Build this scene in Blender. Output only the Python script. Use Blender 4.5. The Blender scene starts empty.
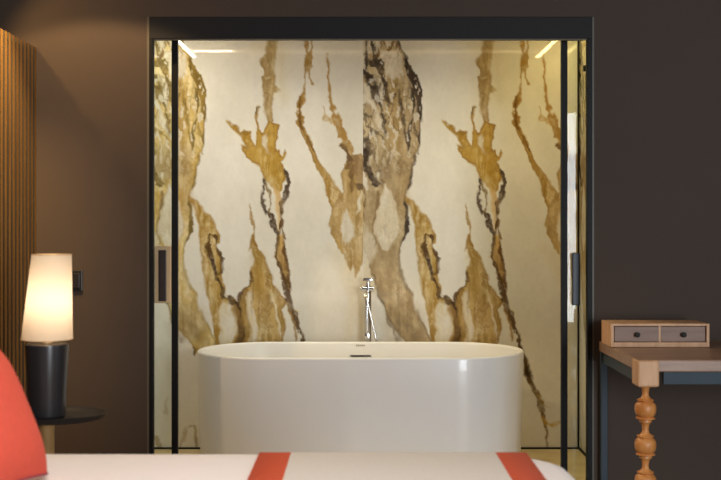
import bpy, bmesh, math, random
import numpy as np
from mathutils import Vector, Matrix
PI = math.pi
random.seed(4)
SC = bpy.context.scene
COL = SC.collection
F = 1107.0                      # focal length in pixels (721 px wide frame)
HZ = 1.25                       # camera height
def P(px, py, d):               # a point of the place seen at a pixel, at a known depth
    return Vector(((px-360.5)*d/F, d, HZ-(py-225)*d/F))

# ------------------------------------------------------------------ camera
cd = bpy.data.cameras.new('camera'); cam = bpy.data.objects.new('camera', cd); COL.objects.link(cam)
cam.location = (0, 0, HZ); cam.rotation_euler = (PI/2, 0, 0)
cd.sensor_width = 36; cd.lens = F/721*36; cd.shift_y = -15/721
cd.clip_start = 0.05
cd.dof.use_dof = True; cd.dof.focus_distance = 5.7; cd.dof.aperture_fstop = 3.6
SC.camera = cam
# ------------------------------------------------------------------ view
SC.view_settings.view_transform = 'Standard'
SC.view_settings.look = 'None'
SC.view_settings.gamma = 1.0
SC.view_settings.use_curve_mapping = False
SC.view_settings.exposure = 0.0
# ------------------------------------------------------------------ world and lights
w = bpy.data.worlds.new('world'); SC.world = w; w.use_nodes = True
w.node_tree.nodes['Background'].inputs[0].default_value = (0.80, 0.88, 1.0, 1)
w.node_tree.nodes['Background'].inputs[1].default_value = 0.10
def area(name, loc, target, sx, sy, power, col, spread=180):
    l = bpy.data.lights.new(name, 'AREA'); l.shape = 'RECTANGLE'; l.size = sx; l.size_y = sy
    l.energy = power; l.color = col; l.spread = math.radians(spread)
    o = bpy.data.objects.new(name, l); COL.objects.link(o); o.location = loc
    o.rotation_euler = (Vector(target)-Vector(loc)).to_track_quat('-Z', 'Y').to_euler()
    return o
def spot(name, loc, target, power, col, deg, blend, rad=0.02):
    l = bpy.data.lights.new(name, 'SPOT'); l.energy = power; l.color = col
    l.spot_size = math.radians(deg); l.spot_blend = blend; l.shadow_soft_size = rad
    o = bpy.data.objects.new(name, l); COL.objects.link(o); o.location = loc
    o.rotation_euler = (Vector(target)-Vector(loc)).to_track_quat('-Z', 'Y').to_euler()
    return o
WARM = (1.0, 0.74, 0.42)
# daylight from the bedroom windows: behind the camera on the right, and in the right wall
DAY = (0.87, 0.94, 1.0)
area('window_daylight', (2.72, -2.45, 1.32), (-0.2, 6.0, 1.0), 1.28, 2.4, 225, DAY)
area('side_window_daylight', (3.35, 2.3, 1.40), (0.0, 4.2, 0.8), 0.14, 2.2, 7, DAY)
# unseen fill light, added above the bed to brighten it
area('bed_fill', (-0.25, 1.9, 2.57), (-0.25, 2.2, 0), 1.2, 0.5, 20, (1.0, 0.94, 0.91), 120)
# bathroom: LED strips set in the ceiling
area('led_light_left', (-1.07, 5.62, 2.33), (-1.07, 5.62, 0), 0.03, 0.80, 3.8, (1.0, 0.96, 0.82))
area('led_light_right', (1.14, 5.62, 2.33), (1.14, 5.62, 0), 0.03, 0.80, 2.9, (1.0, 0.82, 0.32))
area('led_light_front', (-0.45, 5.38, 2.33), (-0.45, 5.38, 0), 1.2, 0.03, 6.2, (1.0, 0.95, 0.82), 146)
area('led_light_front_far', (0.65, 5.38, 2.33), (0.65, 5.38, 0), 0.95, 0.03, 4.6, (1.0, 0.88, 0.54), 146)
# bedroom: downlight washing the slats, cove light above the slats
spot('slat_downlight', (-1.24, 4.08, 2.57), (-1.46, 4.27, 2.0), 150, (1.0, 0.62, 0.15), 56, 0.9, 0.03)
spot('wall_downlight', (-1.20, 4.26, 2.58), (-1.12, 4.32, 0.0), 52, (1.0, 0.68, 0.32), 113, 0.15, 0.03)
spot('wall_fill', (-1.20, 3.95, 2.58), (-1.50, 4.90, 0.95), 105, (1.0, 0.70, 0.36), 40, 0.9, 0.03)  # unseen fill spot, added to lift the lower part of the wall
spot('cove_light', (-1.56, 4.42, 2.20), (-0.9, 4.9, 1.75), 10, (1.0, 0.62, 0.22), 120, 0.5, 0.010)

# ------------------------------------------------------------------ materials
def s2l(c):
    c = np.asarray(c, float)/255.0
    return np.where(c <= 0.04045, c/12.92, ((c+0.055)/1.055)**2.4)
def rgb(r, g, b):
    l = s2l((r, g, b)); return (l[0], l[1], l[2], 1)
def mat(name, col, rough=0.5, metal=0.0, spec=0.5, noise=0.0, nscale=(20, 20, 20), bump=0.0, coat=0.0, col2=None):
    m = bpy.data.materials.new(name); m.use_nodes = True
    nt = m.node_tree; b = nt.nodes['Principled BSDF']
    b.inputs['Base Color'].default_value = col; b.inputs['Roughness'].default_value = rough
    b.inputs['Metallic'].default_value = metal; b.inputs['Specular IOR Level'].default_value = spec
    b.inputs['Coat Weight'].default_value = coat; b.inputs['Coat Roughness'].default_value = 0.08
    if noise or bump or col2:
        tc = nt.nodes.new('ShaderNodeTexCoord'); mp = nt.nodes.new('ShaderNodeMapping')
        mp.inputs['Scale'].default_value = nscale
        nz = nt.nodes.new('ShaderNodeTexNoise'); nz.inputs['Scale'].default_value = 1.0
        nz.inputs['Detail'].default_value = 5; nz.inputs['Roughness'].default_value = 0.6
        nt.links.new(tc.outputs['Object'], mp.inputs['Vector']); nt.links.new(mp.outputs['Vector'], nz.inputs['Vector'])
        if noise or col2:
            mx = nt.nodes.new('ShaderNodeMix'); mx.data_type = 'RGBA'
            c2 = col2 if col2 else tuple(min(1, v*(1+noise)) for v in col[:3])+(1,)
            c1 = col if col2 else tuple(v*(1-noise) for v in col[:3])+(1,)
            mx.inputs[6].default_value = c1; mx.inputs[7].default_value = c2
            rp = nt.nodes.new('ShaderNodeMapRange'); rp.inputs[1].default_value = 0.3; rp.inputs[2].default_value = 0.7
            nt.links.new(nz.outputs['Fac'], rp.inputs[0]); nt.links.new(rp.outputs[0], mx.inputs[0])
            nt.links.new(mx.outputs[2], b.inputs['Base Color'])
        if bump:
            bp = nt.nodes.new('ShaderNodeBump'); bp.inputs['Strength'].default_value = bump; bp.inputs['Distance'].default_value = 0.01
            nt.links.new(nz.outputs['Fac'], bp.inputs['Height']); nt.links.new(bp.outputs['Normal'], b.inputs['Normal'])
    return m
def emit(name, col, s):
    m = bpy.data.materials.new(name); m.use_nodes = True
    b = m.node_tree.nodes['Principled BSDF']; b.inputs['Base Color'].default_value = col
    b.inputs['Emission Color'].default_value = col; b.inputs['Emission Strength'].default_value = s
    return m
M = {}
M['wall'] = mat('brown_wall_paint', rgb(73, 60, 51), 0.75, spec=0.3, noise=0.04, nscale=(3, 3, 3), bump=0.0)
M['dark_wall'] = mat('dark_wall_paint', rgb(58, 52, 50), 0.75, noise=0.04, nscale=(3, 3, 3))
M['ceil'] = mat('ceiling_paint', rgb(90, 82, 76), 0.8, noise=0.03, nscale=(3, 3, 3))
M['wood_floor'] = mat('oak_floor', rgb(120, 92, 66), 0.45, col2=rgb(95, 70, 48), nscale=(3, 40, 3))
M['bath_floor'] = mat('bath_floor_stone', rgb(226, 206, 158), 0.35, col2=rgb(196, 170, 118), nscale=(6, 6, 6))
M['bath_ceil'] = mat('bath_ceiling_paint', rgb(222, 214, 200), 0.8, noise=0.03, nscale=(4, 4, 4))
M['black'] = mat('black_aluminium', rgb(20, 18, 18), 0.55, spec=0.2, noise=0.05, nscale=(9, 9, 9))
M['header'] = mat('dark_header', rgb(31, 29, 29), 0.6, spec=0.25, noise=0.05, nscale=(4, 4, 4))
M['trim'] = mat('bronze_trim', rgb(88, 80, 66), 0.5, noise=0.05, nscale=(9, 9, 9))
M['slat'] = mat('oak_slat', rgb(138, 100, 48), 0.55, col2=rgb(100, 66, 28), nscale=(60, 60, 3), bump=0.1)
M['slat_side_shade'] = mat('slat_gap_shade', rgb(34, 25, 18), 0.8, noise=0.05)  # shade in the slat gaps, painted as a dark colour on the sides
M['slat_back'] = mat('slat_backing', rgb(50, 38, 26), 0.8, noise=0.05)
M['tub'] = mat('white_tub', rgb(236, 234, 230), 0.32, noise=0.01, nscale=(3, 3, 3), coat=0.35)
M['slot'] = mat('dark_slot', rgb(40, 36, 32), 0.4, noise=0.05)
M['grey_mark'] = mat('grey_print', rgb(165, 155, 140), 0.5, noise=0.05)
M['dark_chrome'] = mat('dark_chrome', (0.42, 0.42, 0.43, 1), 0.1, metal=1.0, noise=0.01)
M['chrome'] = mat('chrome', (0.78, 0.78, 0.79, 1), 0.16, metal=1.0, noise=0.01)
M['lamp_base'] = mat('black_ceramic', rgb(44, 42, 44), 0.28, noise=0.08, nscale=(14, 14, 14))
M['table_black'] = mat('black_table_metal', rgb(48, 45, 44), 0.45, noise=0.06, nscale=(12, 12, 12))
M['beech'] = mat('beech', rgb(206, 168, 112), 0.5, col2=rgb(182, 140, 86), nscale=(40, 40, 4))
M['pine'] = mat('waxed_pine', rgb(222, 176, 134), 0.5, col2=rgb(194, 146, 104), nscale=(30, 30, 4), bump=0.05)
M['pine_top'] = mat('waxed_pine_top', rgb(168, 134, 110), 0.4, col2=rgb(138, 106, 86), nscale=(4, 40, 40), bump=0.05)
M['turned'] = mat('turned_pine', rgb(224, 156, 88), 0.4, col2=rgb(186, 112, 52), nscale=(26, 26, 8), bump=0.05)
M['drawer'] = mat('drawer_wood', rgb(152, 124, 108), 0.55, col2=rgb(130, 104, 90), nscale=(5, 40, 40))
M['bluegrey'] = mat('bluegrey_paint', rgb(58, 69, 78), 0.6, spec=0.3, noise=0.05, nscale=(9, 9, 9))
M['knob'] = mat('black_knob', rgb(26, 24, 24), 0.55, metal=0.0, spec=0.25, noise=0.05)
M['switch'] = mat('black_switch', rgb(36, 33, 31), 0.35, noise=0.05)
M['duvet'] = mat('white_cotton', rgb(236, 228, 224), 0.9, noise=0.02, nscale=(5, 5, 5), bump=0.25)
M['runner'] = mat('beige_weave', rgb(212, 205, 196), 0.95, noise=0.05, nscale=(150, 150, 150), bump=0.1)
M['rust'] = mat('rust_weave', rgb(198, 78, 44), 0.95, noise=0.08, nscale=(150, 150, 150), bump=0.1)
M['cushion'] = mat('coral_cotton', rgb(214, 82, 60), 0.9, noise=0.05, nscale=(60, 60, 60), bump=0.1)
M['piping'] = mat('plum_piping', rgb(150, 70, 90), 0.9, noise=0.05, nscale=(60, 60, 60))
M['mattress'] = mat('mattress_fabric', rgb(224, 220, 214), 0.95, noise=0.03)
M['bed_base'] = mat('bed_base_fabric', rgb(84, 76, 70), 0.9, noise=0.05)
M['brass'] = mat('pale_brass', rgb(226, 192, 146), 0.4, metal=0.15, noise=0.03)
M['handle_dark'] = mat('dark_bronze', rgb(58, 44, 38), 0.4, noise=0.05)
M['handle_blue'] = mat('anthracite', rgb(52, 62, 74), 0.45, noise=0.05)
M['led'] = emit('led_dot', rgb(255, 240, 205), 60)
M['led_line'] = emit('led_diffuser', rgb(255, 228, 176), 2.2)
M['bulb'] = emit('bulb_glass', rgb(255, 220, 170), 4)
# thin clear glass
g = bpy.data.materials.new('clear_glass'); g.use_nodes = True; nt = g.node_tree; nt.nodes.clear()
go = nt.nodes.new('ShaderNodeOutputMaterial'); tr = nt.nodes.new('ShaderNodeBsdfTransparent'); gl = nt.nodes.new('ShaderNodeBsdfGlossy')
gl.inputs['Roughness'].default_value = 0.02; tr.inputs['Color'].default_value = (0.96, 0.985, 0.97, 1)
lw = nt.nodes.new('ShaderNodeFresnel'); lw.inputs['IOR'].default_value = 1.28
mx = nt.nodes.new('ShaderNodeMixShader')
nt.links.new(lw.outputs[0], mx.inputs[0]); nt.links.new(tr.outputs[0], mx.inputs[1]); nt.links.new(gl.outputs[0], mx.inputs[2])
nt.links.new(mx.outputs[0], go.inputs['Surface']); M['glass'] = g
# lamp shade: light comes through the cloth
g = bpy.data.materials.new('shade_cloth'); g.use_nodes = True; nt = g.node_tree; nt.nodes.clear()
go = nt.nodes.new('ShaderNodeOutputMaterial'); df = nt.nodes.new('ShaderNodeBsdfDiffuse'); tl = nt.nodes.new('ShaderNodeBsdfTranslucent')
wv = nt.nodes.new('ShaderNodeTexNoise'); wv.inputs['Scale'].default_value = 160
wr = nt.nodes.new('ShaderNodeMix'); wr.data_type = 'RGBA'
wr.inputs[6].default_value = rgb(246, 232, 210); wr.inputs[7].default_value = rgb(252, 242, 226)
nt.links.new(wv.outputs['Fac'], wr.inputs[0])
for n in (df, tl): nt.links.new(wr.outputs[2], n.inputs['Color'])
mx = nt.nodes.new('ShaderNodeMixShader'); mx.inputs[0].default_value = 0.55
nt.links.new(df.outputs[0], mx.inputs[1]); nt.links.new(tl.outputs[0], mx.inputs[2]); nt.links.new(mx.outputs[0], go.inputs['Surface'])
M['shade'] = g

# ------------------------------------------------------------------ mesh helpers
def obj(name, bm, m, parent=None, smooth=False, loc=None):
    me = bpy.data.meshes.new(name)
    bmesh.ops.recalc_face_normals(bm, faces=bm.faces)
    bm.to_mesh(me); bm.free()
    for x in (m if isinstance(m, (list, tuple)) else [m]): me.materials.append(x)
    if smooth:
        me.polygons.foreach_set('use_smooth', [True]*len(me.polygons))
        me.set_sharp_from_angle(angle=math.radians(38))
    o = bpy.data.objects.new(name, me); COL.objects.link(o)
    if parent: o.parent = parent
    if loc: o.location = loc
    return o
def tag(o, label, cat, group=None):
    o['label'] = label; o['category'] = cat
    if group: o['group'] = group
    return o
def thing(name, label, cat, loc, group=None, rz=0):
    o = bpy.data.objects.new(name, None); COL.objects.link(o); o.location = loc; o.rotation_euler = (0, 0, rz)
    o.empty_display_size = 0.05
    return tag(o, label, cat, group)
def struct(o):
    o['kind'] = 'structure'; return o
def box(bm, x0, x1, y0, y1, z0, z1, bev=0.0, seg=2, mi=0):
    r = bmesh.ops.create_cube(bm, size=1.0); vs = r['verts']
    for v in vs:
        v.co = Vector(((x0+x1)/2+v.co.x*(x1-x0), (y0+y1)/2+v.co.y*(y1-y0), (z0+z1)/2+v.co.z*(z1-z0)))
    fs = list({f for v in vs for f in v.link_faces})
    for f in fs: f.material_index = mi
    if bev:
        es = list({e for f in fs for e in f.edges})
        bmesh.ops.bevel(bm, geom=es, offset=bev, segments=seg, affect='EDGES', profile=0.5)
    return bm
def BX(*a, **k): return box(bmesh.new(), *a, **k)
def lathe(bm, prof, n=40, cx=0, cy=0, shift=None):
    rings = []
    for i, (r, z) in enumerate(prof):
        sx = shift(z) if shift else 0
        if r <= 1e-6: rings.append([bm.verts.new((cx+sx, cy, z))]); continue
        rings.append([bm.verts.new((cx+sx+r*math.cos(2*PI*k/n), cy+r*math.sin(2*PI*k/n), z)) for k in range(n)])
    for a, b in zip(rings, rings[1:]):
        for k in range(n):
            q = (k+1) % n
            if len(a) == 1 and len(b) == 1: continue
            if len(a) == 1: bm.faces.new((a[0], b[k], b[q]))
            elif len(b) == 1: bm.faces.new((a[k], a[q], b[0]))
            else: bm.faces.new((a[k], a[q], b[q], b[k]))
    return bm
def tube(bm, pts, r, n=12, caps=True):
    pts = [Vector(p) for p in pts]; rr = r if isinstance(r, (list, tuple)) else [r]*len(pts)
    prev = None; rings = []
    for i, p in enumerate(pts):
        t = (pts[min(i+1, len(pts)-1)]-pts[max(i-1, 0)]).normalized()
        a = prev if prev else (Vector((0, 0, 1)) if abs(t.z) < 0.9 else Vector((1, 0, 0)))
        u = (a-t*a.dot(t)).normalized(); v = t.cross(u); prev = u
        rings.append([bm.verts.new(p+(u*math.cos(2*PI*k/n)+v*math.sin(2*PI*k/n))*rr[i]) for k in range(n)])
    for a, b in zip(rings, rings[1:]):
        for k in range(n): bm.faces.new((a[k], a[(k+1) % n], b[(k+1) % n], b[k]))
    if caps: bm.faces.new(rings[0][::-1]); bm.faces.new(rings[-1])
    return bm
def loft(bm, rings, close0=True, close1=True):
    R = [[bm.verts.new(p) for p in r] for r in rings]; n = len(R[0])
    for a, b in zip(R, R[1:]):
        for k in range(n): bm.faces.new((a[k], a[(k+1) % n], b[(k+1) % n], b[k]))
    if close0: bm.faces.new(R[0][::-1])
    if close1: bm.faces.new(R[-1])
    return bm
def rrect(hx, hy, r, z, n=10):
    r = max(min(r, hx, hy), 1e-4); pts = []
    for cx, cy, a0 in ((1, 1, 0), (-1, 1, 90), (-1, -1, 180), (1, -1, 270)):
        for k in range(n+1):
            a = math.radians(a0+90*k/n)
            pts.append((cx*(hx-r)+r*math.cos(a), cy*(hy-r)+r*math.sin(a), z))
    return pts

# ------------------------------------------------------------------ marble: the veined print, worked out in numpy
RNG = np.random.RandomState(7)
def vnoise(x, y, seed):
    rs = np.random.RandomState(seed); T = rs.rand(256, 256)
    xi = np.floor(x).astype(int); yi = np.floor(y).astype(int); fx = x-xi; fy = y-yi
    fx = fx*fx*(3-2*fx); fy = fy*fy*(3-2*fy)
    a = T[yi & 255, xi & 255]; b = T[yi & 255, (xi+1) & 255]; c = T[(yi+1) & 255, xi & 255]; d = T[(yi+1) & 255, (xi+1) & 255]
    return (a*(1-fx)+b*fx)*(1-fy)+(c*(1-fx)+d*fx)*fy
def fbm(x, y, seed, o=4):
    s = 0; amp = 0.5; tot = 0
    for k in range(o):
        s = s+amp*vnoise(x*2**k, y*2**k, seed+k); tot += amp; amp *= 0.55
    return s/tot
def seg_dist(u, v, a, b):
    ax, ay = a; bx, by = b; dx, dy = bx-ax, by-ay; L = dx*dx+dy*dy+1e-9
    t = np.clip(((u-ax)*dx+(v-ay)*dy)/L, 0, 1)
    return np.hypot(u-ax-t*dx, v-ay-t*dy), t
def poly_sd(u, v, pts):
    d = np.full(u.shape, 1e9); ins = np.zeros(u.shape, bool)
    for (a, b) in zip(pts, pts[1:]+pts[:1]):
        d = np.minimum(d, seg_dist(u, v, a, b)[0])
        c = ((a[1] > v) != (b[1] > v))
        with np.errstate(divide='ignore', invalid='ignore'):
            xx = (b[0]-a[0])*(v-a[1])/((b[1]-a[1]) if b[1] != a[1] else 1e-9)+a[0]
        ins ^= c & (u < xx)
    return np.where(ins, -d, d)
def sm(e0, e1, x):
    t = np.clip((x-e0)/(e1-e0), 0, 1); return t*t*(3-2*t)
Z = 4.364                                          # the tracing was done on 4.364x enlargements
def T(x0, y0, *pts): return [(x0+p[0]/Z, y0+p[1]/Z) for p in pts]
CREAM = (228, 222, 209); GOLD = (198, 150, 72); TAN = (200, 170, 124); TAUPE = (160, 134, 100); DARK = (62, 51, 42); BROWN = (132, 94, 52); PALE = (214, 190, 150)
def marble(U, V, gold=0.0):
    """albedo of one slab; U 0..216, V 28..449 in tracing units"""
    wx = (fbm(U/16, V/22, 11)-0.5)*7+(fbm(U/4, V/6, 31)-0.5)*3.4
    wy = (fbm(U/14, V/18, 51)-0.5)*6+(fbm(U/4, V/5, 71)-0.5)*3.0
    u = U+wx; v = V+wy
    streak = fbm(u/3.2, v/32, 91, 4); blot = fbm(u/9, v/14, 111, 4); fine = fbm(u/1.6, v/2.6, 131, 3); cloud = fbm(U/40, V/55, 151, 4)
    col = np.empty(U.shape+(3,)); col[:] = np.array(CREAM)
    col += ((cloud-0.5)*22)[..., None]*np.array([1, 1.05, 1.3])
    col += ((fbm(U/5, V/9, 171)-0.5)*7)[..., None]
    def lay(a, c):
        nonlocal col
        col = col*(1-a[..., None])+np.asarray(c)*a[..., None]
    ridge1 = np.clip(1-np.abs(fbm(u/7, v/16, 191, 4)*2-1)*7.5, 0, 1)
    ridge2 = np.clip(1-np.abs(fbm(u/4, v/11, 211, 4)*2-1)*6.0, 0, 1)
    big = fbm(u/12, v/26, 231, 3)
    def fill(pts, c1, c2, soft=0.9, edge=None, ew=1.6, ea=0.6, alpha=1.0, bl=0.5, wk=0.5):
        sd = poly_sd(u, v, pts)
        sf = soft*(0.6+1.6*np.clip((big-0.35)/0.3, 0, 1))
        a = sm(1, -1, sd/sf)*alpha
        t = np.clip((streak*(1-bl)+blot*bl-0.36)/0.28, 0, 1)[..., None]
        c = np.array(c1)*(1-t)+np.array(c2)*t
        if edge is not None and alpha == 1.0 and np.mean(c1) < 200:          # a vein body: pale washes, dark wisps
            pal = (np.clip((big-0.50)/0.2, 0, 1)*0.55*np.clip((streak-0.35)/0.3, 0, 1))[..., None]
            c = c*(1-pal)+np.array((222, 204, 170))*pal
            wsp = (np.clip(ridge1-0.15, 0, 1)*wk*np.clip((blot-0.34)/0.25, 0, 1)*sm(-0.5, -3, sd))[..., None]
            c = c*(1-wsp)+np.array(edge)*wsp
            hl = (np.clip(ridge2-0.45, 0, 1)*0.8*np.clip((big-0.42)/0.2, 0, 1))[..., None]
            c = c*(1-hl)+np.array((230, 214, 184))*hl
        c = c+((fine-0.5)*18)[..., None]
        lay(a, c)
        if edge is not None:
            e = np.exp(-(np.maximum(-sd, 0)/ew)**2)*a*np.clip((blot-0.26)/0.3, 0.1, 1)*ea
            lay(e, edge)
        return sd
    def vein(pts, wd, c, alpha=0.9, brk=0.25, soft=0.8):
        best = np.zeros(U.shape); wob = fbm(u/4.5, v/7, 251, 3)
        for i, (a, b) in enumerate(zip(pts, pts[1:])):
            d, t = seg_dist(u, v, a, b)
            ww = wd[i]*(1-t)+wd[i+1]*t if isinstance(wd, (list, tuple)) else wd
            ww = ww*np.clip(0.35+1.5*(wob-0.28)/0.44, 0.3, 1.75)
            best = np.maximum(best, sm(ww/2+soft, ww/2-soft, d))
        k = np.clip(0.86+(blot-0.5)*1.4+(fine-0.5)*0.8, 0.35, 1)
        lay(np.clip(best*alpha*k, 0, 1), c)
    G = gold
    body1 = np.array((168, 142, 108))*(1-G)+np.array((198, 160, 92))*G; body2 = np.array((196, 172, 136))*(1-G)+np.array((226, 204, 156))*G
    dk = np.array(DARK)*(1-0.55*G)+np.array((150, 116, 44))*0.55*G
    A = lambda *p: T(0, 40, *p); B = lambda *p: T(0, 145, *p); C = lambda *p: T(0, 250, *p)
    A2 = lambda *p: T(106, 40, *p); B2 = lambda *p: T(106, 145, *p); C2 = lambda *p: T(106, 250, *p)
    D2 = lambda *p: T(110, 350, *p); D1 = lambda *p: T(0, 350, *p)
    # ---- faint drifts
    fill(C2((330, 0), (470, 0), (480, 330), (440, 395), (400, 395), (420, 200)), (222, 206, 176), (226, 214, 190), soft=5, alpha=0.55)
    fill(C((0, 20), (60, 60), (90, 220), (60, 200), (0, 160)), (206, 190, 160), (216, 202, 176), soft=4, alpha=0.7)
    # ---- the big trunk
    trunk = A((-20, -60), (150, -60), (152, 0), (165, 45), (185, 85), (215, 115), (240, 165), (258, 220), (265, 280), (262, 330), (250, 400), (240, 480))
    trunk += B((235, 30), (215, 80), (208, 160), (200, 185), (190, 205), (188, 260), (185, 310), (197, 350), (195, 385), (170, 430), (165, 480))
    trunk += C((160, 60), (170, 120), (195, 165), (212, 185), (225, 250), (255, 310), (285, 365), (300, 400), (290, 430), (240, 440), (215, 455), (205, 425), (165, 385), (135, 340), (100, 270), (60, 190), (40, 120), (20, 40), (0, -20), (-20, -60))
    fill(trunk, body1, body2, edge=dk, ew=1.6, ea=0.5, bl=0.7, wk=0.10+0.35*sm(190, 110, V))
    # golden wash in the trunk
    fill(A((90, 130), (150, 160), (175, 260), (165, 480), (110, 480), (95, 280)), (158, 124, 70), (184, 150, 102), soft=4, alpha=0.6)
    fill(B((130, 0), (200, 20), (190, 200), (180, 330), (150, 260), (140, 100)), (154, 122, 80), (180, 148, 104), soft=4, alpha=0.55)
    fill(B((0, 30), (120, 10), (170, 120), (90, 160), (20, 120)), (124, 102, 78), (160, 134, 100), soft=6, alpha=0.5)
    # pale windows in the trunk
    W = (226, 218, 202); W2 = (214, 200, 176)
    fill(A((-20, -60), (130, -60), (140, 5), (120, 25), (80, 10), (60, 60), (45, 50), (20, 60), (-20, 40)), W2, W, alpha=0.75)
    fill(A((62, 52), (110, 42), (150, 40), (172, 85), (178, 122), (152, 160), (120, 168), (98, 150), (78, 90)), W2, W, edge=(170, 140, 100), ea=0.5)
    fill(A((0, 180), (30, 190), (48, 280), (72, 330), (102, 380), (102, 418), (60, 370), (38, 300), (12, 260), (-5, 240)), W2, W, edge=(120, 96, 70), ea=0.6)
    fill(A((48, 160), (76, 165), (94, 255), (82, 305), (64, 262)), W2, W, edge=(100, 80, 60), ea=0.6)
    fill(A((0, 60), (25, 70), (18, 150), (0, 120)), W2, W, alpha=0.9)
    fill(A((202, 215), (212, 270), (208, 330), (198, 300)), W2, W, soft=1.2, alpha=0.7)
    fill(A((216, 372), (206, 440), (196, 452), (198, 410)), W, W, alpha=0.9)
    fill(B((-5, 70), (14, 110), (28, 200), (18, 206), (-5, 150)), W, W, soft=0.9)
    fill(B((95, 168), (132, 215), (150, 285), (164, 372), (148, 412), (108, 462), (84, 465), (42, 392), (50, 330), (66, 230)), W2, W, soft=0.9, edge=(176, 148, 108), ea=0.5)
    fill(B((-5, 330), (40, 390), (60, 470), (40, 520), (-5, 520)), (212, 198, 172), W, soft=4, alpha=0.8)
    # dark lace
    fill(A((185, 82), (216, 112), (242, 165), (260, 222), (264, 300), (254, 350), (240, 320), (236, 270), (218, 225), (202, 170), (186, 120)), dk, dk*1.35, soft=0.9, alpha=0.95)
    fill(A((222, 196), (234, 200), (232, 214), (222, 212)), W, W, soft=0.6)
    vein(A((150, -50), (152, 0), (170, 50), (188, 90)), [4, 2, 2, 4], dk)
    vein(A((262, 290), (256, 350), (244, 440), (238, 500)), [2, 2, 2, 1.5], dk, 0.8)
    vein(A((42, -50), (42, 0), (46, 60), (58, 100), (80, 140), (95, 190), (106, 260), (122, 285)), [3, 3, 4, 8, 5, 4, 6, 2], dk)
    vein(A((14, -20), (20, 60), (14, 140), (30, 200), (56, 250), (72, 292), (96, 360), (104, 420)), [2, 2, 2.6, 3.5, 4, 2, 2, 1], dk)
    vein(A((-5, 120), (28, 150), (52, 220)), [3, 4, 2], dk)
    vein(A((60, 70), (90, 0), (112, 42), (128, 10), (166, 42)), [2.5, 2, 2.2, 2, 2], (120, 84, 46), 0.8)
    vein(A((150, 200), (165, 280), (178, 335), (190, 420), (196, 500)), [1, 2, 2.4, 2, 2], dk*1.25, 0.8)
    vein(A((214, 215), (216, 300), (212, 380), (200, 470)), [3, 3, 2.5, 1.5], dk, 0.9)
    vein(A((240, 300), (230, 360), (238, 420)), 1.6, dk*1.2, 0.7)
    vein(A((0, 430), (20, 440), (28, 500)), [3, 5, 5], dk*1.1, 0.8)
    vein(B((-5, -10), (14, 40), (30, 120), (52, 168), (76, 172)), [5, 4, 5, 5, 2], dk, 0.9)
    vein(B((40, 0), (60, 90), (92, 165)), [1.5, 2, 2], dk*1.5, 0.6)
    vein(B((60, 150), (60, 125), (74, 118)), 1.8, dk, 0.8)
    fill(B((58, 128), (72, 130), (72, 145), (60, 142)), W, W, soft=0.7)
    vein(B((228, 50), (210, 100), (206, 165), (198, 190)), [2, 1.6, 2.4, 1.5], dk*1.1, 0.85)
    vein(B((188, 225), (184, 300), (192, 350), (196, 380), (172, 432)), [1, 2.4, 4, 3, 1], dk, 0.9)
    vein(B((0, 150), (10, 230), (2, 320)), [2, 2.4, 1.4], (120, 92, 60), 0.7)
    vein(B((62, 210), (48, 330), (40, 392), (52, 440)), [2.4, 1.6, 1.6, 1], (120, 92, 60), 0.75)
    vein(C((50, 170), (100, 268), (150, 396)), [1.5, 2, 2], (116, 98, 76), 0.6)
    fill(C((90, 240), (190, 250), (250, 330), (240, 400), (160, 400), (110, 300)), (132, 112, 86), (176, 148, 108), soft=8, alpha=0.6)
    vein(C((205, 425), (212, 440), (214, 458)), [1.5, 3, 1], (90, 66, 40), 0.9)
    tr = poly_sd(u, v, trunk); lace = np.clip(1-np.abs(fbm(u/9, v/24, 271, 4)*2-1)*9, 0, 1)
    up = sm(180, 120, V)*0.75+0.15
    lay(np.clip(lace-0.2, 0, 1)*up*sm(0, -2, tr)*np.clip((big-0.38)/0.2, 0, 1)*0.9, dk)
    fl = np.clip((fbm(u/3.5, v/9, 291, 3)-0.60)/0.06, 0, 1)*sm(-1, -3, tr)*sm(200, 130, V)
    lay(fl*0.75, W)
    # ---- the middle stream
    stream = B((188, 222), (210, 240), (240, 288), (270, 310), (290, 350), (316, 400), (314, 426), (296, 436), (318, 470))
    stream += C((330, 60), (328, 120), (350, 190), (385, 220), (410, 250), (432, 292), (452, 350), (462, 420), (300, 420), (290, 322), (270, 222), (250, 132), (237, 62))
    stream += B((240, 480), (235, 420), (225, 350), (200, 268), (186, 238))
    fill(stream, (164, 124, 62), (206, 172, 112), edge=(140, 96, 44), ew=1.4, ea=0.7)
    fill(C((268, 20), (290, 40), (305, 90), (300, 110), (276, 60)), W2, W, soft=0.8, edge=(110, 80, 44))
    fill(C((320, 238), (350, 226), (374, 236), (386, 292), (391, 372), (364, 420), (322, 420), (306, 312), (310, 260)), (220, 206, 176), W, soft=0.9, edge=(170, 120, 60), ea=0.8)
    fill(C((374, 222), (402, 232), (432, 292), (452, 350), (462, 420), (386, 420), (394, 330)), (92, 66, 36), (140, 102, 58), soft=1.2, alpha=0.9)
    vein(C((264, -10), (274, 40), (300, 98), (320, 152), (346, 206), (376, 226), (402, 242), (422, 292), (446, 350), (458, 420)), [2.5, 3, 3, 4, 4.5, 4.5, 4, 3, 2.5, 2], (72, 52, 34))
    vein(C((300, -5), (326, 38), (326, 82), (312, 112)), [2, 3, 3, 2], (72, 52, 34))
    vein(B((270, 390), (268, 440), (280, 490)), [2, 3, 2], (92, 64, 36))
    vein(B((280, 395), (302, 400), (300, 440), (318, 470)), [2, 2.4, 2, 3], (84, 58, 34))
    fill(C((348, 176), (362, 198), (358, 210), (346, 196)), W2, W, soft=0.6)
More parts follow.
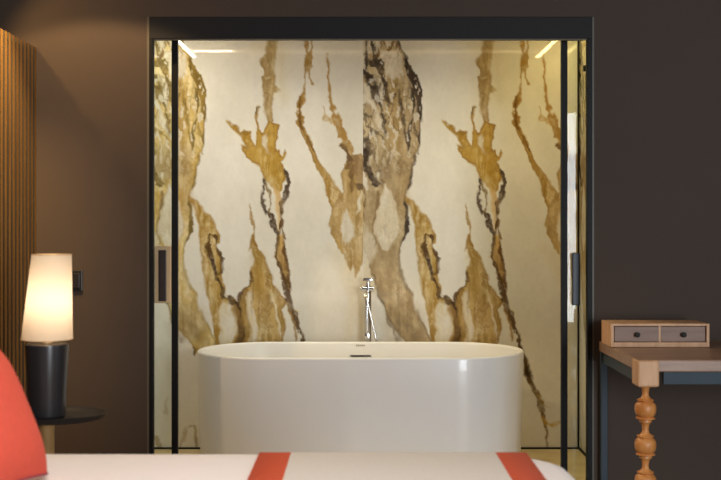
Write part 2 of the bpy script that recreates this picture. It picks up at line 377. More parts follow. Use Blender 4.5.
    # ---- the flame
    flame = B2((0, 392), (20, 428), (24, 450)) + C2((45, 15), (60, 60), (80, 110), (90, 160), (112, 186), (142, 216), (150, 236), (130, 262), (136, 310), (130, 362), (118, 430), (-60, 430))
    flame += C((430, 400), (404, 232), (406, 200), (420, 176), (446, 150), (450, 100), (468, 40), (462, 0)) + B2((-14, 470), (-4, 430))
    fill(flame, (156, 120, 64), (198, 164, 108), edge=(128, 88, 44), ew=1.3, ea=0.75, bl=0.35)
    fill(C((432, 190), (455, 168), (466, 282), (476, 420), (458, 420), (432, 272)), (222, 206, 172), W, soft=1.0, edge=(150, 108, 60), ea=0.6, alpha=0.9)
    fill(C2((90, 220), (102, 240), (118, 330), (120, 400), (108, 330)), (222, 206, 172), W, soft=0.9, alpha=0.85)
    fill(C2((0, 222), (14, 300), (12, 392), (-2, 392)), (222, 206, 172), W, soft=0.9, alpha=0.85)
    fill(C2((60, 170), (84, 176), (92, 230), (74, 214)), (224, 206, 160), W, soft=1.0, alpha=0.6)
    fill(C2((10, 0), (40, 20), (50, 120), (20, 200), (0, 160)), (178, 140, 72), (170, 132, 66), soft=4, alpha=0.5)
    vein(C((400, 235), (404, 200), (420, 176), (446, 152), (452, 100)), [4, 4, 3, 2.5, 1.5], (86, 62, 38), 0.85)
    vein(B((440, 262), (456, 330), (476, 428)) + B2((18, 440),), [0.8, 1.6, 2, 2.5], (150, 108, 52), 0.95, soft=0.7)
    # ---- upper column and the golden blot below it
    colm = A2((52, -60), (60, 0), (58, 50), (40, 80), (34, 112), (50, 140), (36, 160), (40, 200), (50, 260), (56, 310), (65, 372), (85, 380), (90, 350), (84, 290), (92, 226), (118, 216), (95, 190), (90, 120), (95, 50), (104, 0), (106, -60))
    fill(colm, (164, 134, 92), (186, 156, 112), edge=(128, 96, 54), ew=1.3, ea=0.6)
    vein(A2((32, 130), (55, 165), (70, 160)), 1.4, (214, 196, 160), 0.8)
    fill(A2((20, 30), (95, 0), (140, 60), (130, 260), (110, 220), (100, 120), (60, 30)), (196, 172, 110), (214, 196, 150), soft=7, alpha=0.35)
    blot_p = A((352, 345), (372, 372), (388, 372), (412, 408), (430, 392), (446, 404), (458, 440), (470, 462)) + A2((8, 420), (14, 385), (12, 315), (26, 286), (32, 296), (22, 312), (24, 380), (36, 404), (56, 376), (64, 350), (88, 360), (118, 374), (106, 420), (100, 480))
    blot_p += B2((110, 10), (122, 50), (138, 20), (142, 34), (122, 74), (132, 100), (142, 150), (130, 192), (108, 212), (80, 182), (64, 150), (50, 130), (30, 100), (0, 72)) + B((440, 60), (420, 0)) + A((440, 470), (418, 420), (372, 385), (350, 358))
    fill(blot_p, (172, 128, 52), (196, 156, 84), edge=(130, 86, 34), ew=1.4, ea=0.75)
    fill(A2((34, 420), (60, 400), (66, 480), (78, 500), (60, 490), (36, 450)), W2, W, soft=1.0, edge=(150, 104, 50), ea=0.6)
    vein(A2((14, 320), (20, 298), (34, 290)), [1.5, 2.4, 2.5], (66, 56, 40))
    vein(A((360, 350), (388, 376), (414, 408), (440, 402)), [2, 3, 3, 3], (140, 98, 40), 0.7)
    fill(B2((62, 0), (90, 0), (110, 60), (90, 110), (70, 60)), (186, 140, 54), (172, 126, 50), soft=3, alpha=0.5)
    # chains below the blot
    fill(B2((90, 186), (118, 200), (128, 250), (122, 320), (112, 400), (100, 380), (104, 300)), (206, 166, 116), (222, 194, 150), soft=1.2)
    K = (70, 52, 36)
    vein(B2((58, 150), (54, 175), (44, 232), (52, 282), (72, 302), (92, 362), (106, 412)), [1.5, 3, 3.4, 4, 4.5, 3.5, 3], K)
    vein(B2((60, 172), (68, 200), (76, 252), (70, 296)), [1.4, 2, 2.2, 2], (120, 92, 54), 0.9)
    vein(B2((138, 110), (146, 132), (160, 172), (146, 222), (126, 250), (122, 322), (106, 402)), [1.4, 3.5, 4, 4, 4, 2.5, 3], K)
    vein(B2((132, 255), (126, 350), (132, 432), (136, 480)), [3, 2.6, 3, 3], (110, 76, 42))
    fill(B2((98, 400), (128, 400), (142, 480), (96, 490)), (190, 146, 84), (212, 174, 116), soft=1.2)
    fill(C2((92, -5), (138, -5), (150, 90), (160, 240), (138, 160), (120, 90)), (160, 122, 70), (196, 158, 106), soft=1.0)
    vein(B2((104, 405), (94, 470)) + C2((95, 10), (125, 92), (140, 152), (152, 202), (162, 242), (192, 322), (216, 392), (226, 440)), [3, 2, 2, 3, 4, 4.5, 4.5, 4.5, 4, 3.5], (84, 60, 36))
    vein(B2((130, 430),) + C2((136, 0), (150, 92), (154, 200)), [2, 2, 2.4, 2.4], (96, 66, 36))
    vein(C2((150, 238), (176, 330), (178, 396)), [1.5, 2, 2.6], (150, 112, 62), 0.8)
    vein(C2((180, 260), (196, 270)), 1, (200, 170, 100), 0.7)
    # the tail on the way to the floor
    fill(D2((214, 0), (228, 30), (262, 112), (264, 152), (242, 130), (220, 84)), (60, 46, 30), (92, 70, 42), soft=0.9)
    vein(D2((246, 130), (266, 172), (300, 262), (318, 352), (332, 440)), [4, 4, 4, 2, 1.6], (104, 78, 42))
    vein(D2((280, 200), (302, 235), (325, 250)), [4, 2, 1], (172, 132, 66), 0.6)
    vein(D2((306, 300), (320, 325), (346, 336), (362, 322), (382, 318)), [3, 4, 3.5, 4, 2], (190, 142, 62), 0.8)
    # ---- the long vein on the right
    vein(A2((230, -60), (230, 0), (232, 60), (226, 180), (212, 250), (204, 310), (207, 370)), [4, 3.5, 3, 2, 4, 4.5, 5], (158, 114, 56))
    vein(A2((256, -60), (255, 0), (246, 100), (250, 192)), [4, 3, 4, 1.5], (164, 124, 66), 0.9)
    fill(A2((200, 360), (214, 362), (240, 400), (275, 480)) + B2((292, 80), (332, 130), (362, 182), (404, 242), (400, 300), (345, 272), (325, 220), (300, 150), (270, 90), (240, 0)) + A2((222, 430),), (162, 122, 62), (204, 170, 116), soft=0.9, edge=(140, 96, 44), ea=0.7)
    vein(A2((212, 240), (204, 310), (208, 372), (232, 412), (268, 482)), [1.4, 2, 2, 2, 2], (110, 74, 34), 0.85)
    # ---- the far-right vein and its wide body
    vein(A2((332, 60), (330, 150), (330, 230), (345, 290), (366, 350), (392, 420), (420, 480)), [1.2, 2, 2.4, 4, 5, 6, 8], (164, 118, 58))
    vein(A2((298, 292), (320, 342), (356, 362)), [2, 4.5, 3], (184, 142, 84), 0.85)
    body = B2((384, -10), (424, 0), (442, 50), (472, 40), (490, 50), (490, 480)) + C2((490, 0), (472, 70), (446, 116), (440, 60), (422, 92), (396, 20), (370, -5))
    body += B2((350, 402), (328, 340), (345, 270), (380, 230), (396, 200), (386, 130), (400, 104), (416, 60))
    fill(body, (172, 138, 88), (208, 178, 132), edge=(140, 102, 58), ew=1.4, ea=0.6)
    fill(B2((402, 278), (440, 352), (446, 402), (402, 432), (384, 372), (390, 302)), W2, W, soft=1.0)
    fill(B2((478, 210), (468, 290), (452, 310), (458, 240)), W2, W, soft=1.0)
    fill(B2((440, 50), (476, 40), (490, 60), (490, 190), (455, 170), (440, 110)), (140, 112, 82), (168, 138, 100), soft=2, alpha=0.8)
    vein(B2((392, 0), (420, 50), (434, 90), (428, 150), (430, 200)), [3, 4, 5, 4, 2], (100, 74, 50), 0.85)
    vein(B2((400, 105), (420, 95)), 3, (110, 80, 50), 0.8)
    vein(B2((440, 176), (470, 186), (490, 200)), [2, 5, 5], (96, 74, 56), 0.8)
    vein(B2((352, 400), (378, 440), (384, 470)), [2, 2, 1], (190, 148, 84), 0.8)
    # ---- faint veins near the floor
    vein(D1((140, 420), (165, 335), (160, 390), (145, 400)), [2, 2, 2, 1], (150, 120, 72), 0.45)
    vein(D1((180, 330), (206, 328), (214, 360), (212, 420)), [2, 2, 3, 2], (142, 112, 66), 0.55)
    vein(D1((40, 380), (50, 410), (60, 425)), [3, 3, 2], (142, 112, 66), 0.5)
    vein(D1((85, 210), (80, 270), (88, 275)), [2, 3, 1], (160, 130, 84), 0.4)
    col[..., 1] += 0.055*(col[..., 0]-col[..., 2])-1.0          # a little more olive than orange
    return np.clip(col, 0, 255)
DW = 6.178                      # depth of the marble wall
PXM = F/DW
SX0 = (147-360.5)/PXM; SW = 216/PXM
BC = 2.35                       # bathroom ceiling height
def slab_arrays(nu=236, nv=470, gold=0.0):
    vtop = 225-(BC-HZ)*PXM; vbot = 225+HZ*PXM
    uu = np.linspace(0, 216, nu); vv = np.linspace(vtop, vbot, nv)
    U, V = np.meshgrid(uu, vv)
    C = s2l(marble(U, V, gold))
    if gold:                                       # only the first trunk of that slab is the golden one
        C0 = s2l(marble(U, V, 0.0)); k = sm(95, 70, U)[..., None]; C = C*k+C0*(1-k)
    x = (uu/PXM); z = HZ-(vv-225)/PXM
    return x, z, C
def slab_mesh(name, slabs, at):
    """slabs: list of (offset, arrays); at(x, z) -> 3D"""
    vs = []; fs = []; cs = []
    for off, (x, z, C) in slabs:
        b = len(vs); nu, nv = len(x), len(z)
        for j in range(nv):
            for i in range(nu): vs.append(at(off+x[i], z[j]))
        fs += [(b+j*nu+i, b+j*nu+i+1, b+(j+1)*nu+i+1, b+(j+1)*nu+i) for j in range(nv-1) for i in range(nu-1)]
        cs.append(np.concatenate([C.reshape(-1, 3), np.ones((nu*nv, 1))], 1))
    me = bpy.data.meshes.new(name); me.from_pydata(vs, [], fs)
    ca = me.color_attributes.new('veins', 'FLOAT_COLOR', 'POINT')
    ca.data.foreach_set('color', np.concatenate(cs).astype(np.float32).ravel())
    me.materials.append(M['marble'])
    o = bpy.data.objects.new(name, me); COL.objects.link(o); return o
m = bpy.data.materials.new('polished_marble'); m.use_nodes = True; nt = m.node_tree; b = nt.nodes['Principled BSDF']
at_ = nt.nodes.new('ShaderNodeVertexColor'); at_.layer_name = 'veins'
nz = nt.nodes.new('ShaderNodeTexNoise'); nz.inputs['Scale'].default_value = 45; nz.inputs['Detail'].default_value = 6
tc = nt.nodes.new('ShaderNodeTexCoord'); nt.links.new(tc.outputs['Object'], nz.inputs['Vector'])
mr = nt.nodes.new('ShaderNodeMapRange'); mr.inputs[1].default_value = 0.3; mr.inputs[2].default_value = 0.7; mr.inputs[3].default_value = 0.975; mr.inputs[4].default_value = 1.02
nt.links.new(nz.outputs['Fac'], mr.inputs[0])
vm = nt.nodes.new('ShaderNodeVectorMath'); vm.operation = 'SCALE'
nt.links.new(at_.outputs['Color'], vm.inputs[0]); nt.links.new(mr.outputs[0], vm.inputs['Scale']); nt.links.new(vm.outputs[0], b.inputs['Base Color'])
b.inputs['Roughness'].default_value = 0.025; b.inputs['Specular IOR Level'].default_value = 0.5
M['marble'] = m

# ------------------------------------------------------------------ the setting
YF, YB = 4.9, 5.0                # bedroom face and bathroom face of the partition wall
S1 = slab_arrays(gold=1.0); S2 = slab_arrays(gold=0.0)
struct(slab_mesh('wall_back', [(SX0, S1), (SX0+SW, S2)], lambda x, z: (x, DW, z)))
XL, XR = SX0, SX0+2*SW
SS = slab_arrays(nu=120, nv=240)
struct(slab_mesh('wall_bath_right', [(0, SS)], lambda x, z: (XR, DW-x*(DW-YB)/SW, z)))
struct(slab_mesh('wall_bath_left', [(0, SS)], lambda x, z: (XL, YB+x*(DW-YB)/SW, z)))
struct(obj('floor_bath', BX(XL, XR, YB, DW, -0.05, 0.0), M['bath_floor']))
struct(obj('ceiling_bath', BX(XL, XR, YB, DW, BC, BC+0.05), M['bath_ceil']))
# dark joints round the bathroom
struct(obj('trim_1', BX(XR-0.009, XR, DW-0.009, DW, 0.0, BC), M['black']))
bm = BX(XL, XR-0.009, DW-0.006, DW, 0, 0.010); box(bm, XR-0.006, XR, YB, DW-0.009, 0, 0.014)
struct(obj('baseboard_bath', bm, M['header']))
# bedroom shell
RX, CEIL, YREAR = 3.4, 2.6, -2.6
OL, OR, OT = (147-360.5)*YF/F, (594-360.5)*YF/F, HZ+208*YF/F
bm = BX(-1.80, OL, YF, YB, 0, CEIL); box(bm, OR, RX, YF, YB, 0, CEIL); box(bm, OL, OR, YF, YB, OT, CEIL)
struct(obj('wall_front', bm, M['wall']))
LX, SLX, SLZ = -1.460, -1.434, 2.035
bm = BX(-1.80, LX, YREAR, YF, 0, SLZ-0.005); box(bm, -1.86, -1.80, YREAR, YB, 0, CEIL)
struct(obj('wall_left', bm, M['dark_wall']))
struct(obj('floor', BX(-1.86, RX, YREAR, YB, -0.05, 0), M['wood_floor']))
struct(obj('ceiling', BX(-1.86, RX, YREAR, YB, CEIL, CEIL+0.05), M['ceil']))
struct(obj('wall_right', BX(RX, RX+0.06, 3.2, YB, 0, CEIL), M['wall']))
# slatted wall cladding beside the bed
sl = thing('slat_panel', 'vertical oak slat wall panel behind the bedside lamp', 'wall panel', (LX, YF, 0))
obj('backing', BX(0, 0.006, -3.4, 0, 0, SLZ), M['slat_back'], sl)
N = 66
for k in range(N):
    y1 = -0.003-k*0.051
    bm = BX(0.006, 0.026, y1-0.027, y1, 0, SLZ)
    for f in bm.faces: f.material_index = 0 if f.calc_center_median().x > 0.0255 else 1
    obj('slat', bm, [M['slat'], M['slat_side_shade']], sl)
# door frame (black portal) round the opening
JL, JR, HB = (153-360.5)*YF/F, (587.3-360.5)*YF/F, HZ+186.3*YF/F
fr = bpy.data.objects.new('trim_2', None); COL.objects.link(fr); fr.location = (0, YF, 0); struct(fr)
obj('jamb', BX(OL+0.010, JL, -0.004, 0.036, 0, HB, bev=0.001, seg=1), M['black'], fr)
obj('jamb', BX(JR, OR-0.008, -0.004, 0.036, 0, HB, bev=0.001, seg=1), M['black'], fr)
obj('header', BX(OL+0.010, OR-0.008, -0.006, 0.036, HB, OT, bev=0.002, seg=1), M['header'], fr)
obj('edge_strip', BX(OL, OL+0.010, -0.002, 0.03, 0, OT), M['trim'], fr)
obj('edge_strip', BX(OR-0.008, OR, -0.002, 0.03, 0, OT), M['trim'], fr)
obj('edge_strip', BX(JL, JR, 0.002, 0.03, HB-0.004, HB), M['trim'], fr)
# sliding glass doors pushed open to both sides
YD = 5.03
def sliding_door(name, x_in0, x_in1, x_out, label):
    d = thing(name, label, 'glass door', (0, YD, 0)); struct(d)
    lo, hi = min(x_in0, x_in1), max(x_in0, x_in1)
    obj('stile', BX(lo, hi, -0.014, 0.014, 0.0, BC-0.01, bev=0.001, seg=1), M['black'], d)
    s = 0.028 if x_out > 0 else -0.028
    obj('stile', BX(min(x_out-s, x_out), max(x_out-s, x_out), -0.014, 0.014, 0.0, BC-0.01), M['black'], d)
    a, b_ = sorted((x_in0 if x_out < 0 else x_in1, x_out-s))
    obj('glass_pane', BX(a, b_, -0.004, 0.004, 0.012, BC-0.02), M['glass'], d)
    return d
def dx(px): return (px-360.5)*YD/F
def dz(py): return HZ-(py-225)*YD/F
d1 = sliding_door('door_1', dx(172), dx(178), XL+0.01, 'black framed sliding glass door pushed to the left of the tub')
d2 = sliding_door('door_2', dx(561), dx(567), XR-0.012, 'black framed sliding glass door pushed to the right of the tub')
hp = obj('handle_plate', BX(dx(155), dx(171.7), -0.012, -0.004, dz(303), dz(246), bev=0.002), M['brass'], d1); hp['label'] = 'pale brass handle plate'
hg = obj('handle', BX(dx(159.5), dx(167), -0.022, -0.012, dz(301), dz(250), bev=0.003), M['handle_dark'], d1); hg['label'] = 'dark bronze pull handle'
hg = obj('handle', BX(dx(571.5), dx(579), -0.030, -0.004, dz(305), dz(253), bev=0.003), M['handle_blue'], d2); hg['label'] = 'dark blue grey pull handle'
# small dark stop high on the right bathroom wall
tag(obj('door_stop', BX(XR-0.016, XR, 5.97, 5.995, 2.08, 2.112, bev=0.003), M['knob']), 'small black door stop high on the right marble wall', 'door stop')
# LED strips in the bathroom ceiling
st = thing('led_strip', 'warm led light strip set in the bathroom ceiling', 'light strip', (0, 0, BC-0.002)); struct(st)
obj('diffuser', BX(-1.085, 1.165, 5.366, 5.372, -0.012, 0), M['led_line'], st)
obj('diffuser', BX(-1.085, -1.079, 5.380, 6.02, -0.012, 0), M['led_line'], st)
obj('diffuser', BX(1.155, 1.161, 5.380, 6.02, -0.012, 0), M['led_line'], st)
bm = bmesh.new()
for k in range(14):
    xx = -1.045+k*0.0178
    box(bm, xx-0.0045, xx+0.0045, 5.384, 5.395, -0.008, 0)
dots = obj('led_dots', bm, M['led'], st)

# ------------------------------------------------------------------ bathtub
TY, TL, TR_, TZ = 5.63, 0.8265, 0.372, 0.618
tub = thing('bathtub', 'white freestanding oval bathtub in front of the marble wall', 'bathtub', (0, TY, 0))
def stad(hl, r, z, n=28):
    pts = []; s = hl-r
    for sx, a0 in ((1, -90), (-1, 90)):
        for k in range(n+1):
            a = math.radians(a0+180*k/n)
            pts.append((sx*s+r*math.cos(a), r*math.sin(a), z))
    return pts
def sring(inset, z): return stad(TL-inset, TR_-inset, z)
rings = [sring(0.030, 0.0), sring(0.022, 0.004), sring(0.018, 0.02), sring(0.012, 0.2), sring(0.004, 0.45), sring(0.0, TZ-0.010), sring(0.001, TZ-0.004), sring(0.005, TZ), sring(0.017, TZ), sring(0.021, TZ-0.004), sring(0.024, TZ-0.012),
         sring(0.040, 0.45), sring(0.062, 0.28), sring(0.085, 0.19), sring(0.12, 0.155), sring(0.2, 0.145)]
obj('tub_shell', loft(bmesh.new(), rings), M['tub'], tub, smooth=True)
def in_y(z): return TR_-(0.024+(TZ-0.012-z)*0.016/0.156)
zz = HZ-(356-225)*(TY+0.34)/F
ov = obj('overflow', BX(-0.060, 0.060, in_y(zz)-0.007, in_y(zz)+0.004, zz-0.0065, zz+0.0065, bev=0.003), M['chrome'], tub); ov['label'] = 'chrome overflow slot'
obj('slot', BX(-0.054, 0.054, -0.009, -0.002, -0.0042, 0.0042, bev=0.002), M['slot'], ov, loc=(0, in_y(zz), zz))
zz = HZ-(345.5-225)*(TY+0.345)/F
bm = bmesh.new()
for k, (a, c) in enumerate(((-4, 5), (0, 4), (4, 5), (8, 4), (-8, 5))):
    box(bm, (a-1.4)*0.0025, (a+1.4)*0.0025, in_y(zz)-0.0015, in_y(zz)+0.003, zz-0.0010*c, zz+0.0010*c)
lg = obj('maker_mark', bm, M['grey_mark'], tub); lg['label'] = 'small grey maker mark'
bm = lathe(bmesh.new(), [(0, 0.156), (0.03, 0.156), (0.034, 0.152), (0.034, 0.146)], 24)
obj('drain', bm, M['chrome'], tub, smooth=True)
# ------------------------------------------------------------------ tub faucet
YT = 6.085
def fx(px): return (px-360.5)*YT/F
def fz(py): return HZ-(py-225)*YT/F
fa = thing('tub_faucet', 'tall chrome floor standing tub faucet with hand shower behind the tub', 'faucet', (fx(368), YT, 0))
cx = fx(368)
obj('base_plate', lathe(bmesh.new(), [(0, 0), (0.045, 0), (0.045, 0.008), (0.041, 0.012), (0, 0.012)], 32), M['chrome'], fa, smooth=True)
obj('column', tube(bmesh.new(), [(0, 0, 0.01), (0, 0, fz(286))], 0.018, 24), M['dark_chrome'], fa, smooth=True)
obj('mixer_body', tube(bmesh.new(), [(fx(360.5)-cx, -0.004, fz(289)), (fx(373.5)-cx, -0.004, fz(289))], 0.0145, 20), M['chrome'], fa, smooth=True)
sp = tube(bmesh.new(), [(0, 0, fz(292)), (-0.004, -0.05, fz(291)), (-0.012, -0.14, fz(291)), (-0.014, -0.165, fz(293)), (-0.014, -0.172, fz(296))], 0.010, 16)
obj('spout', sp, M['chrome'], fa, smooth=True)
bm = tube(bmesh.new(), [(0, 0, fz(287)), (0, 0, fz(282))], 0.013, 18)
box(bm, fx(363)-cx, fx(373)-cx, -0.012, 0.012, fz(281.5), fz(278), bev=0.004)
obj('lever', bm, M['chrome'], fa, smooth=True)
obj('holder', BX(fx(364.5)-cx, fx(369.5)-cx, -0.036, -0.012, fz(341), fz(332), bev=0.004), M['chrome'], fa, smooth=True)
bm = tube(bmesh.new(), [(fx(366)-cx, -0.03, fz(293)), (fx(366.8)-cx, -0.032, fz(305)), (fx(367)-cx, -0.030, fz(334))], [0.009, 0.010, 0.008], 14)
obj('hand_shower', bm, M['chrome'], fa, smooth=True)
hp_ = [(fx(366.5)-cx, -0.044, fz(296))]
for k in range(1, 12):
    t = k/11; hp_.append((fx(366.3+13.2*t)-cx, -0.044, fz(296+58*t)))
hp_ += [(fx(377)-cx, -0.03, fz(362)), (fx(371)-cx, -0.012, fz(366))]
obj('hose', tube(bmesh.new(), hp_, 0.0055, 10), M['chrome'], fa, smooth=True)

# ------------------------------------------------------------------ wall switch
wz = HZ-(280.5-225)*YF/F
sw = thing('wall_switch', 'black wall switch plate beside the lamp shade', 'switch', ((72.6-360.5)*YF/F, YF, wz))
obj('plate', BX(-0.046, 0.046, -0.012, 0.0, -0.046, 0.046, bev=0.003), M['switch'], sw)
obj('rocker', BX(-0.034, -0.001, -0.018, -0.012, -0.032, 0.032, bev=0.002), M['switch'], sw)
obj('rocker', BX(0.001, 0.034, -0.018, -0.012, -0.032, 0.032, bev=0.002), M['switch'], sw)

# ------------------------------------------------------------------ bedside table and lamp
BY = 3.8
def bx_(px): return (px-360.5)*BY/F
def bz_(py): return HZ-(py-1.5-225)*BY/F
tz = bz_(417.5)
tb = thing('bedside_table', 'small oval black tray top bedside table with beech leg', 'bedside table', (bx_(46.5), BY, 0))
prof = [(0, tz-0.014), (0.16, tz-0.014), (0.192, tz-0.008), (0.208, tz+0.010), (0.211, tz+0.012), (0.206, tz+0.012), (0.188, tz-0.001), (0.16, tz-0.004), (0, tz-0.004)]
bm = lathe(bmesh.new(), prof, 56)
for v_ in bm.verts: v_.co.y *= 0.66                 # an oval tray
obj('table_top', bm, M['table_black'], tb, smooth=True)
obj('leg', lathe(bmesh.new(), [(0, 0.02), (0.045, 0.02), (0.04, 0.06), (0.031, 0.3), (0.0265, 0.44), (0.0262, tz-0.034), (0.0275, tz-0.028), (0.0275, tz-0.014), (0, tz-0.014)], 28), M['beech'], tb, smooth=True)
obj('base', lathe(bmesh.new(), [(0, 0), (0.15, 0), (0.152, 0.006), (0.148, 0.014), (0.05, 0.02), (0, 0.02)], 48), M['table_black'], tb, smooth=True)
zb = tz-0.003
lp = thing('table_lamp', 'lit table lamp with tapered white shade and black ceramic base', 'lamp', (bx_(47), BY, zb))
h = bz_(344.5)-zb
prof = [(0, 0), (0.056, 0), (0.0625, 0.006), (0.0665, 0.12), (0.0735, h-0.012), (0.073, h-0.004), (0.068, h), (0.03, h), (0, h)]
obj('lamp_base', lathe(bmesh.new(), prof, 48), M['lamp_base'], lp, smooth=True)
sb, stp = bz_(340.5)-zb, bz_(256)-zb
nk = obj('neck', lathe(bmesh.new(), [(0, h), (0.018, h), (0.016, sb+0.02), (0.02, sb+0.05), (0, sb+0.05)], 24), M['brass'], lp, smooth=True)
nk['label'] = 'pale brass lamp neck'
shf = lambda z: 0.016*(z-sb)/(stp-sb)
prof = [(0.086, sb), (0.067, stp), (0.0655, stp), (0.0845, sb)]
bm = lathe(bmesh.new(), [(0.086, sb), (0.0764, (sb+stp)/2), (0.067, stp)], 56, shift=shf)
sh = obj('lamp_shade', bm, M['shade'], lp, smooth=True)
for zq, rq in ((sb, 0.086), (stp, 0.067)):
    ring = [(rq*math.cos(2*PI*k/40)+shf(zq), rq*math.sin(2*PI*k/40), zq) for k in range(41)]
    obj('shade_ring', tube(bmesh.new(), ring, 0.0016, 6, caps=False), M['brass'], sh, smooth=True)
for k in range(3):
    a = 2*PI*k/3
    obj('shade_arm', tube(bmesh.new(), [(0.016*math.cos(a), 0.016*math.sin(a), sb+0.012), (0.085*math.cos(a), 0.085*math.sin(a), sb+0.001)], 0.0018, 6), M['brass'], sh, smooth=True)
bm = bmesh.new(); bmesh.ops.create_uvsphere(bm, u_segments=20, v_segments=12, radius=0.024)
for v_ in bm.verts: v_.co.z = v_.co.z*1.3
obj('bulb', bm, M['bulb'], lp, smooth=True, loc=(0.006, 0, sb+0.085))
pl = bpy.data.lights.new('bulb_light', 'POINT'); pl.energy = 0.58; pl.color = (1.0, 0.80, 0.60); pl.shadow_soft_size = 0.04
po = bpy.data.objects.new('bulb_light', pl); COL.objects.link(po); po.location = (bx_(47)+0.008, BY, zb+sb+0.135)

# ------------------------------------------------------------------ desk
DX0 = 1.054; DT = 0.738; DYF = 4.200; DX1 = DX0+1.35
dk_ = thing('desk', 'pine desk with turned legs and blue grey apron against the wall', 'desk', (DX0, YF, 0))
yf = DYF-YF
top = obj('desk_top', BX(0, 1.35, yf, -0.004, DT-0.046, DT, bev=0.005), M['pine_top'], dk_)
bm = BX(0.10, 1.25, yf+0.012, yf+0.036, DT-0.094, DT-0.046); 
obj('apron', bm, M['bluegrey'], dk_)
obj('apron', BX(0.012, 0.036, yf+0.1, -0.04, DT-0.094, DT-0.046), M['bluegrey'], dk_)
obj('apron', BX(1.314, 1.338, yf+0.1, -0.04, DT-0.094, DT-0.046), M['bluegrey'], dk_)
for xx in (0.002, 1.318): obj('back_leg', BX(xx, xx+0.03, -0.04, -0.008, 0, DT-0.046, bev=0.003), M['bluegrey'], dk_)
bz0 = HZ-(387.5-225)*4.192/F
def leg_prof():
    s = 1/4.8/261.0                                # traced on a 4.8x enlargement, 252 px per metre
    one = [(30, 0), (22, 6), (17, 20), (15, 38), (18, 52), (28, 62), (40, 67), (40, 70), (32, 75), (43, 83), (50, 95), (51, 112), (49, 130), (42, 143), (34, 148), (46, 153), (46, 157), (28, 163)]
    pr = []; z = bz0
    for rep in range(4):
        for r, dz_ in one:
            pr.append((r*s, z-dz_*s))
        z -= 173*s
    pr += [(26*s, z), (20*s, z-0.012), (30*s, 0.02), (36*s, 0.012), (34*s, 0.0), (0, 0.0)]
    return [(0, bz0)]+pr
for xx in (0.0375, 1.3125):
    lg = obj('front_leg', lathe(bmesh.new(), leg_prof(), 28, cx=xx, cy=yf+0.041), M['turned'], dk_, smooth=True)
    bk = obj('corner_block', BX(xx-0.0415, xx+0.0415, yf-0.008, yf+0.090, bz0, DT-0.002, bev=0.009, seg=3), M['pine'], lg)
# ---- small drawer chest on the desk
CY0, CYB = 4.628, 4.81
cxl, cxr = (611-360.5)*CY0/F, (709.5-360.5)*CY0/F
cz = HZ-(324-225)*CY0/F-DT
ch = thing('drawer_chest', 'low pine chest of two small drawers on the desk against wall', 'drawer chest', (cxl, CY0, DT+0.0015))
W_, Dp = cxr-cxl, CYB-CY0
bm = BX(0, 0.012, 0, Dp, 0, cz, bev=0.001, seg=1); box(bm, W_-0.012, W_, 0, Dp, 0, cz, bev=0.001, seg=1)
box(bm, 0.012, W_-0.012, 0, Dp, cz-0.010, cz, bev=0.001, seg=1); box(bm, 0.012, W_-0.012, 0, Dp, 0, 0.020, bev=0.001, seg=1)
box(bm, 0.012, W_-0.012, Dp-0.008, Dp, 0.02, cz-0.01); box(bm, W_/2-0.004, W_/2+0.004, 0.008, Dp-0.008, 0.02, cz-0.01)
obj('carcass', bm, M['pine'], ch)
for k in range(2):
    x0 = 0.016+k*(W_/2-0.012); x1 = x0+W_/2-0.020
    dr = obj('drawer', BX(x0, x1, 0.006, Dp-0.02, 0.022, cz-0.013, bev=0.001, seg=1), M['drawer'], ch)
    kb = lathe(bmesh.new(), [(0, 0), (0.005, 0), (0.005, 0.008), (0.010, 0.011), (0.011, 0.016), (0.008, 0.020), (0, 0.021)], 20)
    bmesh.ops.rotate(kb, verts=kb.verts, cent=(0, 0, 0), matrix=Matrix.Rotation(PI/2, 3, 'X'))
    bmesh.ops.translate(kb, verts=kb.verts, vec=((x0+x1)/2, 0.006, cz/2+0.003))
    kk = obj('knob', kb, M['knob'], dr, smooth=True); kk['label'] = 'round black knob'

# ------------------------------------------------------------------ bed
BT = 0.60; BX0, BX1, BYN, BYF = -1.425, 0.590, 1.35, 3.212
bcx, bcy = (BX0+BX1)/2, (BYN+BYF)/2; hx, hy = (BX1-BX0)/2, (BYF-BYN)/2
bed = thing('bed', 'bed with pale mattress and dark base under the white cover', 'bed', (bcx, bcy, 0))
obj('bed_base', loft(bmesh.new(), [rrect(hx-0.06, hy-0.06, 0.04, 0.10), rrect(hx-0.05, hy-0.05, 0.05, 0.11), rrect(hx-0.05, hy-0.05, 0.05, 0.30), rrect(hx-0.06, hy-0.06, 0.04, 0.31)]), M['bed_base'], bed)
obj('mattress', loft(bmesh.new(), [rrect(hx-0.07, hy-0.07, 0.10, 0.312), rrect(hx-0.05, hy-0.05, 0.12, 0.33), rrect(hx-0.05, hy-0.05, 0.12, 0.545), rrect(hx-0.07, hy-0.07, 0.10, 0.565)]), M['mattress'], bed)
for sx in (-1, 1):
    for sy in (-1, 1):
        obj('leg', lathe(bmesh.new(), [(0, 0), (0.02, 0), (0.026, 0.1), (0, 0.1)], 18, cx=sx*(hx-0.14), cy=sy*(hy-0.14)), M['beech'], bed)
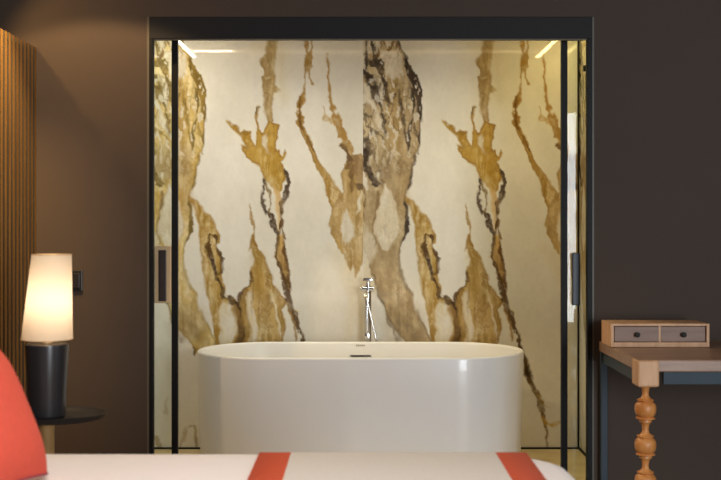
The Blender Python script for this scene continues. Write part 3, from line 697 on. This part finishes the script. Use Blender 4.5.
# white cover: rounded corners, draped over the sides
R = []
for ins, z in ((0.0, 0.20), (-0.004, 0.30), (0.0, 0.45), (0.004, 0.53), (0.016, 0.568), (0.042, 0.592), (0.075, BT)):
    R.append([(p[0]+0.004*math.sin(7*p[0]+5*p[1]+9*z), p[1]+0.004*math.sin(6*p[0]-8*p[1]), p[2]) for p in rrect(hx-ins, hy-ins, 0.24-ins, z, 14)])
for k in range(1, 12):
    t = k/12; ins = 0.075+t*(hy-0.09)
    R.append([(p[0], p[1], p[2]+0.0014*math.sin(5*p[0]+2)*math.sin(6*p[1])*min(1, 3*t)) for p in rrect(hx-ins, hy-ins, 0.24-ins, BT, 14)])
dv = obj('bed_cover', loft(bmesh.new(), R, close0=False), M['duvet'], None, smooth=True, loc=(bcx, bcy, 0))
tag(dv, 'white cotton cover spread over the bed', 'bed cover')
# woven runner with two rust bands
prof = []
for y, z in ((hy+0.008, 0.26), (hy+0.010, 0.40), (hy+0.004, 0.53), (hy-0.011, 0.572), (hy-0.038, 0.5965), (hy-0.075, 0.6025)): prof.append((y, z))
full = prof+[(hy*0.6, 0.603), (hy*0.2, 0.603), (-hy*0.2, 0.603), (-hy*0.6, 0.603)]+[(-y, z) for y, z in reversed(prof)]
xs = [-0.287, -0.276, -0.197, -0.10, 0.05, 0.20, 0.30, 0.383, 0.470]
xs = [-0.287, -0.197, -0.10, 0.05, 0.20, 0.30, 0.383, 0.471]
bm = bmesh.new()
G_ = [[bm.verts.new((x, y, z)) for y, z in full] for x in xs]
for i in range(len(xs)-1):
    for j in range(len(full)-1):
        f = bm.faces.new((G_[i][j], G_[i+1][j], G_[i+1][j+1], G_[i][j+1]))
        f.material_index = 1 if i in (0, len(xs)-2) else 0
rn = obj('bed_runner', bm, [M['runner'], M['rust']], None, smooth=True, loc=(0, bcy, 0))
so = rn.modifiers.new('thickness', 'SOLIDIFY'); so.thickness = 0.002; so.offset = 1
# keep the thickness on the outer side of the cover
tag(rn, 'beige woven bed runner with two rust bands laid across the bed', 'bed runner')
# coral cushion against the slats
def cushion(bm, hw, hh, th, n=28):
    G1 = {}
    def pos(a, b, s):
        ca = a*(1-0.09*(1-b*b)**1.0*abs(a)); cb = b*(1-0.09*(1-a*a)*abs(b))
        t = th*(max(0, (1-a**4))*max(0, (1-b**4)))**0.5*(0.75+0.25*(1-a*a)*(1-b*b))
        return (ca*hw, cb*hh, s*t)
    for s in (1, -1):
        for i in range(n+1):
            for j in range(n+1):
                if s == -1 and (i in (0, n) or j in (0, n)): G1[(s, i, j)] = G1[(1, i, j)]; continue
                a = math.sin((i/n-0.5)*PI); b = math.sin((j/n-0.5)*PI)
                G1[(s, i, j)] = bm.verts.new(pos(a, b, s))
    for s in (1, -1):
        for i in range(n):
            for j in range(n):
                q = (G1[(s, i, j)], G1[(s, i+1, j)], G1[(s, i+1, j+1)], G1[(s, i, j+1)])
                bm.faces.new(q if s == 1 else q[::-1])
    return bm
cu = thing('cushion', 'coral orange cushion leaning at the head of the bed', 'cushion', (-0.922, 2.66, 0.772))
HWc, HHc = 0.21, 0.178
body_ = obj('cushion_cover', cushion(bmesh.new(), HWc, HHc, 0.088), M['cushion'], cu, smooth=True)
ring = []
for k in range(80):
    t = k/80*4; e = int(t); q = math.sin((t-e-0.5)*PI)
    a, b = [(q, -1), (1, q), (-q, 1), (-1, -q)][e]
    ring.append((a*(1-0.09*(1-b*b)*abs(a))*HWc, b*(1-0.09*(1-a*a)*abs(b))*HHc, 0))
ring.append(ring[0])
obj('piping', tube(bmesh.new(), ring, 0.004, 8, caps=False), M['piping'], cu, smooth=True)
# cushion local: x across (along the bed's width), y up, z the face; lean back towards the slats
cu.rotation_euler = (Matrix.Rotation(math.radians(78), 3, 'Z') @ Matrix.Rotation(math.radians(66), 3, 'X')).to_euler()
